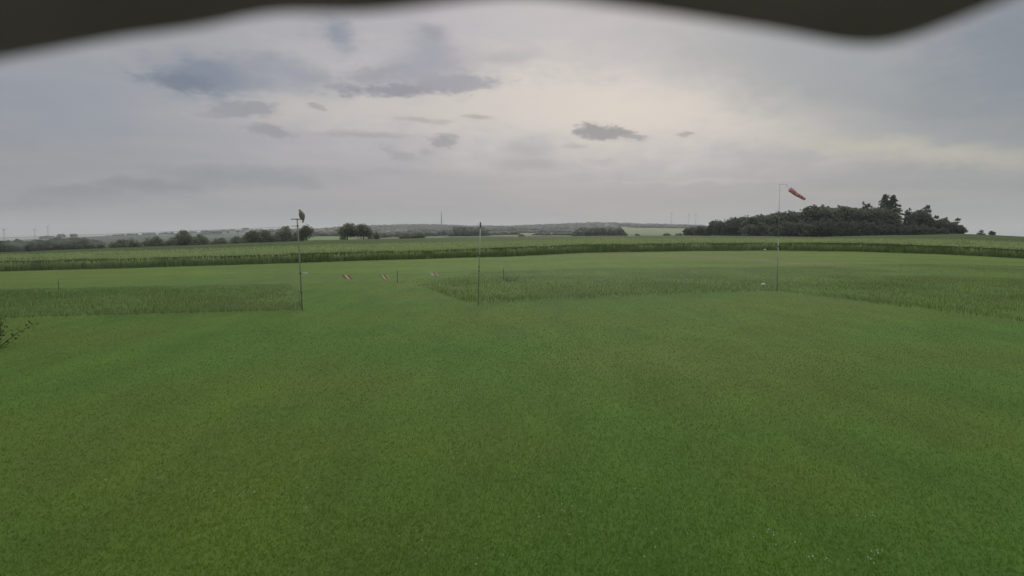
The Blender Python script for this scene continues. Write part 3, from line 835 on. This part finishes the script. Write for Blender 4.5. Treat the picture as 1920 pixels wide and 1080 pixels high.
# ------------------------------------------------------------------ poles, nets and rope
steel = mat('pole_grey', (.32, .36, .31), (.38, .41, .36), 12, .55, metal=.3)
galv = mat('pole_galvanised', (.34, .36, .35), (.42, .43, .42), 12, .5, metal=.4)
dark = mat('dark_fitting', (.07, .07, .07), (.10, .10, .09), 20, .6)
P1b = on_ground(567, 582); P1t = at_depth(557.5, 411.5, P1b.y)
P2b = on_ground(896, 572); P2t = at_depth(901, 416.5, P2b.y)
P3b = on_ground(1457, 546); P3t = at_depth(1462, 345.5, P3b.y)
def along(b, t, f): return b + (t - b) * f
# perch pole
p = empty('perch_pole', P1b); tag(p, 'grey net pole with wooden crossbar perch carrying the bird', 'pole')
T = P1t - P1b
m = MB(); m.tube([(0, 0, -.2), T * .5, T * .85, T], [.026, .026, .027, .028], 10); m.build('post', steel, p, True)
ppm = P1b.y / FPX
m = MB(); m.box(T + Vector((-.2 * ppm * 10 - .005, 0, .012)), (18.5 * ppm, .05, .034)); m.build('crossbar', mat('weathered_wood', (.18, .16, .14), (.24, .22, .19), 25, .85, bump=.3), p)
m = MB(); m.tube([T * .93 + Vector((-.22, 0, .01)), T * .93], .009, 6); m.build('hook', steel, p)
m = MB()
for f in (.41, .93, .2): m.tube([T * f - Vector((0, 0, .02)), T * f + Vector((0, 0, .02))], .036, 10)
m.build('clamp', dark, p)
# plain pole
p = empty('net_pole', P2b); tag(p, 'plain thin grey net pole in the middle, dark cap on top', 'pole')
T2 = P2t - P2b
m = MB(); m.tube([(0, 0, -.2), T2 * .5, T2 * .95], [.021, .021, .021], 10); m.build('post', steel, p, True)
m = MB(); m.tube([T2 * .93, T2], .027, 10); m.build('cap', dark, p)
m = MB()
for f in (.415, .46, .60): m.tube([T2 * f - Vector((0, 0, .02)), T2 * f + Vector((0, 0, .02))], .033 if f < .45 else .027, 10)
m.build('clamp', dark, p)
# windsock pole
p = empty('windsock_pole', P3b); tag(p, 'tall thin galvanised pole with hooked top holding the windsock', 'pole')
T3 = P3t - P3b; q3 = P3b.y / FPX
m = MB(); m.tube([(0, 0, -.2), T3 * .5], [.018, .017], 10); m.tube([T3 * .5, T3], [.013, .010], 8); m.build('post', galv, p, True)
arm_end = T3 + Vector((13 * q3, 0, -.0))
m = MB(); m.tube([T3 + Vector((0, 0, -.01)), T3 + Vector((5 * q3, 0, 0)), arm_end + Vector((-.03, 0, 0)), arm_end + Vector((0, 0, -.04)), arm_end + Vector((.02, 0, -6 * q3))], .007, 8); m.build('arm', galv, p, True)
m = MB(); m.tube([T3 * .42, T3 * .42 + Vector((0, 0, .05))], .03, 10); m.build('clamp', dark, p)
# windsock
sock_a = P3b + T3 + Vector((16 * q3, 0, -7 * q3)); sock_b = at_depth(1510, 373.5, P3b.y - .15)
ws = empty('windsock', sock_a); tag(ws, 'faded red windsock streaming down to the right from its hooked pole', 'windsock')
D_ = sock_b - sock_a; L = D_.length; d_ = D_.normalized()
up_ = Vector((0, 1, 0)); s1 = d_.cross(up_).normalized(); s2 = s1.cross(d_)
m = MB(); n_ = 20; K = 26; ring0 = None
for i_ in range(K + 1):
    t_ = .10 + .90 * i_ / K; rad = (.118 - .055 * t_) * (1 + .05 * math.sin(i_ * 2.1)); c0 = d_ * (t_ * L) + Vector((0, 0, -.035 * math.sin(t_ * 3.1)))
    for k_ in range(n_):
        an = 2 * math.pi * k_ / n_; rr_ = rad * (1 + .07 * math.sin(an * 3 + i_ * .5))
        m.v.append(c0 + s1 * math.cos(an) * rr_ + s2 * math.sin(an) * rr_)
for i_ in range(K):
    seam = i_ in (7, 14, 20)
    for k_ in range(n_):
        k2 = (k_ + 1) % n_; m.f.append((i_ * n_ + k_, i_ * n_ + k2, (i_ + 1) * n_ + k2, (i_ + 1) * n_ + k_)); m.m.append(1 if seam else (2 if (i_ // 7) % 2 else 0))
sock = m.build('sock', [mat('faded_red', (.84, .50, .53), (.78, .45, .48), 9, .9, translucent=.5), mat('seam_red', (.50, .14, .14), (.56, .18, .17), 9, .9),
                        mat('faded_pink', (.92, .68, .70), (.88, .62, .64), 9, .9, translucent=.5)], ws, True)
mod = sock.modifiers.new('thick', 'SOLIDIFY'); mod.thickness = .003
m = MB(); m.tube([d_ * (.1 * L) + s1 * math.cos(k_ / 12 * 6.2832) * .114 + s2 * math.sin(k_ / 12 * 6.2832) * .114 for k_ in range(13)], .005, 6); m.build('hoop', galv, ws)
m = MB()
for k_ in range(4): m.tube([(0, 0, 0), d_ * (.1 * L) + s1 * math.cos(k_ * 1.57) * .112 + s2 * math.sin(k_ * 1.57) * .112], .0025, 4)
m.build('bridle', dark, ws)

# nets
cord = mat('net_cord', (.26, .29, .28), (.34, .37, .36), 5, .8)
def net(b0, b1, h0, h1, sag, label, cell=.06, rad=.0011, poleless=True):
    b0, b1 = Vector(b0), Vector(b1); Ln = (b1 - b0).length; n = int(Ln / cell)
    root = empty('safety_net', b0); tag(root, label, 'net', 'fine safety nets of the airfield')
    V, F = [], []
    def strand(pts, r_):
        pts = np.array(pts); k = len(pts); b = sum(len(v) for v in V)
        t = pts[-1] - pts[0]; t = t / np.linalg.norm(t); u = np.cross(t, [0.3, .5, .81]); u /= np.linalg.norm(u); w = np.cross(t, u)
        ring = np.stack([u, -u * .5 + w * .866, -u * .5 - w * .866]) * r_
        V.append((pts[:, None] + ring[None]).reshape(-1, 3))
        for i in range(k - 1):
            for j in range(3): F.append((b + i * 3 + j, b + i * 3 + (j + 1) % 3, b + (i + 1) * 3 + (j + 1) % 3, b + (i + 1) * 3 + j))
    D = b1 - b0
    def pt(f, v):
        top = h0 + (h1 - h0) * f - sag * 4 * f * (1 - f)
        return (D.x * f, D.y * f, D.z * f + .06 + (top - .06) * v)
    for i in range(n + 1):
        f = i / n; strand([pt(f, 0), pt(f, 1)], rad)
    rows = int(max(h0, h1) / cell)
    for j in range(1, rows): strand([pt(i / 24, j / rows) for i in range(25)], rad)
    o = link('mesh', np_mesh('net_mesh', np.vstack(V), F, 4), cord, root); o.name = 'netting'
    m = MB(); m.tube([pt(i / 24, 1) for i in range(25)], .004, 5); m.tube([pt(i / 24, 0) for i in range(25)], .004, 5); m.build('border_rope', dark, root)
    return root
h1t = (at_depth(556, 424.5, P1b.y) - P1b).z
far_l = Vector((*on_plane(-330, 606), 0)); hl = z_at(-330, 458, math.hypot(far_l.x, far_l.y))
net(P1b, far_l, h1t, hl, .02, 'fine grey safety net running left from the perch pole')
h2 = T2.z * .97; h3 = (at_depth(1457, 434, P3b.y) - P3b).z
net(P2b, P3b, h2, h3, .28, 'fine grey safety net between the plain pole and the windsock pole')
# rope across the gap
ra = P1b + T * .415; rb = P2b + T2 * .42
sagp = lambda f: ra + (rb - ra) * f + Vector((0, 0, -.085 * 4 * f * (1 - f)))
m = MB(); m.tube([sagp(i / 24) for i in range(25)], .004, 6)
o = m.build('barrier_rope', mat('rope_pale', (.22, .24, .14), (.28, .30, .18), 30, .9)); tag(o, 'thin pale rope closing the gap between perch pole and plain pole', 'rope')
brd = [mat('board_red', (.55, .27, .17), (.46, .22, .14), 20, .7), mat('board_white', (.90, .86, .74), (.84, .80, .68), 20, .7)]
def hatch_board(f, dz, w, h, tilt, label, whites, rz=0.15):
    p0 = sagp(f); root = empty('warning_board', p0, rz); tag(root, label, 'warning board', 'striped boards hanging on the rope')
    m = MB(); sk = h * .9; n = len(whites); M = Matrix.Rotation(tilt, 4, 'Y')
    for j in range(n):
        x0, x1 = -w / 2 + w * j / n, -w / 2 + w * (j + 1) / n
        for yy, fl in ((-.006, 1), (.006, -1)):
            q = [(x0 + sk / 2, yy, dz - h), (x1 + sk / 2, yy, dz - h), (x1 - sk / 2, yy, dz), (x0 - sk / 2, yy, dz)]
            m.poly([M @ Vector(k) for k in (q if fl > 0 else q[::-1])], whites[j])
    a_, b_ = -w / 2, w / 2
    rim = [(a_ + sk / 2, dz - h), (b_ + sk / 2, dz - h), (b_ - sk / 2, dz), (a_ - sk / 2, dz)]
    for j in range(4):
        (xa, za), (xb, zb) = rim[j], rim[(j + 1) % 4]
        m.poly([M @ Vector(k) for k in ((xa, -.006, za), (xa, .006, za), (xb, .006, zb), (xb, -.006, zb))], 0)
    m.build('panel', brd, root)
    m = MB()
    for s_ in (-.3, .3): m.tube([(w * s_, 0, .0), M @ Vector((w * s_ - sk * .3, 0, dz - .01))], .003, 4)
    m.build('tie', dark, root)
hatch_board(.247, -.035, .30, .15, 0.0, 'red and cream striped board on the rope nearest the perch pole', [0, 0, 1, 1, 0, 0])
hatch_board(.455, -.03, .27, .16, .05, 'red and cream striped board in the middle of the rope', [0, 1, 1, 0, 0, 1])
hatch_board(.735, .02, .27, .13, .12, 'whiter striped board on the rope nearest the plain pole', [1, 1, 0, 1])
p0 = sagp(.025); m = MB(); m.box((0, 0, -.008), (.19, .015, .04)); m.tube([(-.09, 0, .0), (.09, 0, .004)], .012, 6)
root = empty('rope_tag', p0); o = m.build('strip', brd[1], root); tag(root, 'small white strip wrapped on the rope right beside the perch pole', 'tag')

# stakes
stake_m = mat('stake', (.13, .12, .09), (.17, .155, .12), 20, .9)
for (px, yb, yt, lb) in ((745, 530, 507, 'thin dark stake at the corner of the right meadow'), (110, 545, 526, 'thin dark stake in the meadow behind the left net'), (944, 524, 504, 'thin dark stake beside the weed clump right of the plain pole')):
    b = on_ground(px, yb); t = at_depth(px, yt, b.y)
    m = MB(); m.tube([(0, 0, -.1), (.01, 0, (t.z - b.z) * .6), (0, 0, t.z - b.z)], [.022, .02, .016], 7)
    m.box((0, 0, (t.z - b.z) * .72), (.07, .03, .03))
    o = m.build('stake', stake_m); o.location = b; tag(o, lb, 'stake')
# white marker stone by the windsock pole and two small runway markers
stone_m = mat('white_stone', (.60, .60, .56), (.50, .50, .46), 14, .8)
for (px, py, s_, lb) in ((1431, 542.5, .10, 'small white marker stone in the grass left of the windsock pole'), (974, 476, .13, 'tiny white marker at the crop edge right of the plain pole'), (1434, 468.5, .15, 'tiny white marker at the crop edge left of the windsock pole')):
    b = on_ground(px, py + 1); bm = bmesh.new(); bmesh.ops.create_icosphere(bm, subdivisions=3, radius=s_)
    for v in bm.verts:
        k = 1 + .15 * math.sin(v.co.x * 37 + 1) * math.cos(v.co.y * 29) + random.uniform(-.02, .02); v.co = Vector((v.co.x * k * 1.2, v.co.y * k, v.co.z * k * .7))
    me = bpy.data.meshes.new('marker_stone'); bm.to_mesh(me); bm.free()
    o = link('marker_stone', me, stone_m, smooth=True); o.location = b + Vector((0, 0, s_ * .5 + (.22 if s_ < .12 else .0))); tag(o, lb, 'stone')
# weed clump and edge shrub
def leafy(name, base, pts, s, leafm, stems, label, cat):
    rg = np.random.default_rng(5); root = empty(name, base)
    me = leaf_mesh('foliage', pts, s, rg); link('foliage', me, leafm, root)
    m = MB()
    for q in stems: m.tube(q, [.012, .009, .004], 5)
    m.build('stem', bark, root); tag(root, label, cat); return root
b = on_ground(956, 528); rg = np.random.default_rng(3)
pts = []; st_ = []
for i in range(9):
    e = Vector((rg.normal() * .26, rg.normal() * .15, .18 + .25 * rg.random())); o0 = Vector((e.x * .3, e.y * .3, 0)); st_.append([o0, (o0 + e) / 2 + Vector((0, 0, .05)), e])
    for k in range(11):
        f = .25 + .75 * rg.random(); pts.append(np.array(o0 + (e - o0) * f) + rg.normal(size=3) * .04)
leafy('weed_clump', b, np.array(pts), .03, leaf_b, st_, 'darker leafy weed clump in the meadow right of the plain pole', 'plant')
bx, by = on_plane(-30, 655)
pts = []; st_ = []
for i in range(34):
    e = Vector((rg.normal() * .30, rg.normal() * .4, .25 + .62 * rg.random())); o0 = Vector((e.x * .25, e.y * .25, 0)); st_.append([o0, (o0 + e) / 2 + Vector((0, 0, .06)), e])
    for k in range(60):
        f = .15 + .85 * rg.random(); pts.append(np.array(o0 + (e - o0) * f) + rg.normal(size=3) * .06)
leafy('edge_shrub', (bx, by, 0), np.array(pts), .03, leaf_c, st_, 'dark leafy shrub cut by the left picture edge beside the lawn', 'shrub')

# ------------------------------------------------------------------ clover flowers in the lawn
fx, fy = [], []
clusters = [(1455, 1016, 22, 8), (1540, 1056, 22, 7), (1632, 1050, 26, 9), (1634, 975, 14, 4), (1612, 972, 8, 2), (1618, 895, 25, 5), (205, 905, 14, 3), (297, 905, 6, 1), (598, 883, 5, 1),
            (520, 930, 60, 9), (420, 950, 70, 9), (690, 925, 30, 3), (880, 1040, 40, 6), (1080, 980, 90, 10), (1000, 860, 120, 12), (1080, 790, 120, 10), (830, 770, 60, 6), (1300, 900, 120, 9), (120, 960, 60, 4), (700, 1030, 110, 8), (320, 730, 90, 6), (1240, 1040, 90, 8), (1000, 700, 160, 8)]
for px, py, sp, n in clusters:
    for i in range(n):
        x, y = on_plane(px + random.gauss(0, sp), min(1078, py + random.gauss(0, sp * .35))); fx.append(x); fy.append(y)
Vs, Fs = [], []; b = 0; small = IV[:, :]
for x, y in zip(fx, fy):
    s = random.uniform(.004, .008); z = .045 + float(und(np.array(x), np.array(y)))
    Vs.append(small * np.array((s, s, s * .8)) + np.array((x, y, z))); Fs.append(IF + b); b += len(IV)
o = link('clover_flowers', np_mesh('clover_flowers', np.vstack(Vs), np.vstack(Fs), 3), mat('clover', (.50, .50, .42), (.38, .40, .30), 40, .9), smooth=True)
tag(o, 'tiny white clover flower heads dotted over the mown lawn', 'flowers', kind='stuff')

# ------------------------------------------------------------------ bird of prey on the crossbar
fe = mat('feather_back', (.19, .165, .15), (.26, .23, .21), 30, .85, 6)
fb = mat('feather_breast', (.34, .30, .27), (.22, .19, .17), 45, .85, 5)
bill = mat('bill', (.06, .06, .06), (.12, .11, .08), 30, .4)
foot = mat('foot_yellow', (.35, .26, .06), (.25, .19, .06), 30, .6)
Yb = P1b.y
def bp_(px, py, dy=0): v = at_depth(px, py, Yb); v.y += dy; return v
perch = bp_(564.6, 411.0)
bird = empty('buzzard', perch); tag(bird, 'brown buzzard perched upright on the right end of the crossbar', 'bird')
rel = lambda px, py, dy=0: bp_(px, py, dy) - perch
# one continuous body: cross sections along the spine
spine = [(568.2, 413.6, .018, .020), (567.3, 411.5, .046, .044), (566.6, 408.6, .078, .074), (565.8, 405.2, .098, .090), (565.2, 402.0, .102, .092), (564.6, 399.2, .090, .082), (563.6, 396.9, .062, .058),
         (562.9, 395.4, .047, .043), (562.5, 394.2, .044, .040), (562.3, 393.2, .034, .033), (562.3, 392.5, .012, .012)]
m = MB(); n_ = 16
for i_, (px, py, rx, ry) in enumerate(spine):
    c0 = rel(px, py)
    a_ = spine[max(i_ - 1, 0)]; b_ = spine[min(i_ + 1, len(spine) - 1)]
    t_ = (rel(b_[0], b_[1]) - rel(a_[0], a_[1])).normalized(); u_ = Vector((0, 1, 0)).cross(t_).normalized()
    for k_ in range(n_):
        an = 2 * math.pi * k_ / n_; m.v.append(c0 + u_ * math.cos(an) * rx + Vector((0, 1, 0)) * math.sin(an) * ry)
for i_ in range(len(spine) - 1):
    for k_ in range(n_):
        k2 = (k_ + 1) % n_; m.f.append((i_ * n_ + k_, i_ * n_ + k2, (i_ + 1) * n_ + k2, (i_ + 1) * n_ + k_)); m.m.append(0)
m.f.append(tuple(reversed(range(n_)))); m.m.append(0); e_ = (len(spine) - 1) * n_; m.f.append(tuple(e_ + k_ for k_ in range(n_))); m.m.append(0)
body = m.build('body', fb, bird, True); sm = body.modifiers.new('sub', 'SUBSURF'); sm.levels = 1; sm.render_levels = 2
def slab(pts, th, name, material, yc):
    m = MB(); n = len(pts)
    for s_ in (-1, 1):
        for q in pts: v = rel(*q); v.y += yc + s_ * th / 2; m.v.append(v)
    m.f.append(tuple(range(n))); m.m.append(0); m.f.append(tuple(reversed(range(n, 2 * n)))); m.m.append(0)
    for i in range(n): j = (i + 1) % n; m.f.append((i, i + n, j + n, j)); m.m.append(0)
    o = m.build(name, material, bird); bv = o.modifiers.new('b', 'BEVEL'); bv.width = .006; bv.segments = 2; return o
wing = [(565.0, 397.6), (567.2, 398.3), (569.4, 400.6), (570.4, 404), (570.2, 408), (569.4, 411.5), (568.9, 413.8), (567.9, 411.0), (566.0, 407.2), (564.2, 403.2), (563.8, 399.8)]
slab(wing, .022, 'wing', fe, -.078); slab(wing, .022, 'wing', fe, .078)
slab([(566.9, 410.5), (569.2, 410.5), (569.4, 414), (569.0, 417.4), (568.0, 418.0), (567.2, 417.4), (566.9, 414)], .05, 'tail', fe, 0)
m = MB(); m.tube([rel(560.9, 393.8), rel(559.9, 394.0), rel(559.4, 394.7), rel(559.4, 395.3)], [.015, .011, .006, .002], 8); m.build('beak', bill, bird, True)
for s_ in (-1, 1):
    m = MB(); c0 = rel(561.6, 393.7, s_ * .030); m.tube([c0 + Vector((0, -.004, 0)), c0 + Vector((0, .004, 0))], .005, 8); m.build('eye', dark, bird, True)
    f0 = rel(564.6, 409.0, s_ * .032); f1 = rel(564.5, 410.2, s_ * .034)
    m = MB(); m.tube([f0 + Vector((0, 0, .05)), f0, f1], [.03, .016, .008], 7)
    for k_ in range(3): m.tube([f1, f1 + Vector((-.03, (k_ - 1) * .016, .002)), f1 + Vector((-.042, (k_ - 1) * .02, -.016))], [.007, .006, .003], 5)
    m.tube([f1, f1 + Vector((.026, 0, 0)), f1 + Vector((.034, 0, -.016))], [.007, .005, .003], 5)
    m.build('foot', foot, bird, True)

# ------------------------------------------------------------------ sagging awning, and an unseen house added behind the camera to shade the lawn
awn = mat('awning_cloth', (.36, .345, .35), (.30, .285, .29), 6, .95, spec=.05, translucent=.5)
shade_wall_m = mat('shade_wall_boards', (.10, .085, .065), (.14, .12, .09), 3, .85)
club = empty('awning_shade_house', (0, -.9, 0)); tag(club, 'dark blurred sagging awning edge across the top of the view, with an unseen shade house added behind', 'awning_shade_house')
hem = [(-1500, 330), (-700, 215), (-300, 150), (0, 108), (125, 84), (250, 63), (330, 54), (400, 45), (450, 32), (500, 20), (560, 15), (640, 16), (700, 15), (780, 6), (860, -5), (960, -14), (1060, -6), (1120, 3), (1250, 19),
       (1350, 34), (1450, 50), (1520, 66), (1580, 78), (1630, 80), (1680, 68), (1740, 46), (1800, 20), (1870, -12), (1960, -60), (2150, -130), (2500, -160), (3300, -100)]
HX = np.linspace(-1500, 3300, 240); HYp = np.interp(HX, [h[0] for h in hem], [h[1] for h in hem]); ker = np.ones(5) / 5; HYp = np.convolve(np.pad(HYp, 2, 'edge'), ker, 'valid')
m = MB(); DEP = .36; rows_ = 14; nn_ = len(HX)
for j in range(rows_):
    t_ = j / (rows_ - 1)
    for i in range(nn_):
        e = at_depth(HX[i], HYp[i], DEP) - Vector((0, -.9, 0))
        roofz = CAM_Z + .34 + .03 * math.sin(i * .21); yy = e.y - (e.y - .03) * t_ ** 1.3
        zz = e.z + (roofz - e.z) * (1 - (1 - min(1, t_ * 2.2)) ** 2)
        m.v.append(Vector((e.x * (1 + 3.5 * t_), yy, zz)))
for j in range(rows_ - 1):
    for i in range(nn_ - 1):
        m.f.append((j * nn_ + i, j * nn_ + i + 1, (j + 1) * nn_ + i + 1, (j + 1) * nn_ + i)); m.m.append(0)
aw = m.build('awning', awn, club, True); md = aw.modifiers.new('t', 'SOLIDIFY'); md.thickness = .008; md.offset = 1
m = MB(); m.box((0, -2.6, 2.0), (20, 5.2, 4.0)); m.build('wall', shade_wall_m, club)  # unseen walls, added to shade the near lawn and its corners
m = MB()
for s_ in (-1, 1):
    p_ = [(-10.3, -2.6 + s_ * 2.9, 3.9), (10.3, -2.6 + s_ * 2.9, 3.9), (10.3, -2.6, 5.8), (-10.3, -2.6, 5.8)]; q_ = [Vector(k) + Vector((0, 0, .12)) for k in p_]
    if s_ > 0: p_ = [(-10.3, .02, 3.98), (10.3, .02, 3.98), (10.3, -2.6, 5.8), (-10.3, -2.6, 5.8)]; q_ = [Vector(k) + Vector((0, 0, .12)) for k in p_]
    m.poly(p_); m.poly(q_[::-1])
    for i_ in range(4): m.poly([p_[i_], p_[(i_ + 1) % 4], q_[(i_ + 1) % 4], q_[i_]])
m.build('roof', roof_m, club)  # unseen roof, added with the walls to block sky light

# ------------------------------------------------------------------ haze
me = bpy.data.meshes.new('haze'); bm = bmesh.new(); bmesh.ops.create_cube(bm, size=1); bm.to_mesh(me); bm.free()
zlo = float(ZZ.min()) - 1; zhi = 240.0; HALF = 30200.0
hm = bpy.data.materials.new('haze_air'); hm.use_nodes = True; N = NT(hm.node_tree); out = N.n('ShaderNodeOutputMaterial'); pv = N.n('ShaderNodeVolumePrincipled')
pv.inputs['Color'].default_value = (.80, .81, .84, 1); pv.inputs['Density'].default_value = 1.35e-4; pv.inputs['Anisotropy'].default_value = .2
N.put(out.inputs[1], pv.outputs[0])
hz = link('haze', me, hm); hz.location = (0, 0, (zlo + zhi) / 2); hz.scale = (2 * HALF, 2 * HALF, zhi - zlo)
tag(hz, 'pale thin haze over the fields', 'haze', kind='stuff')
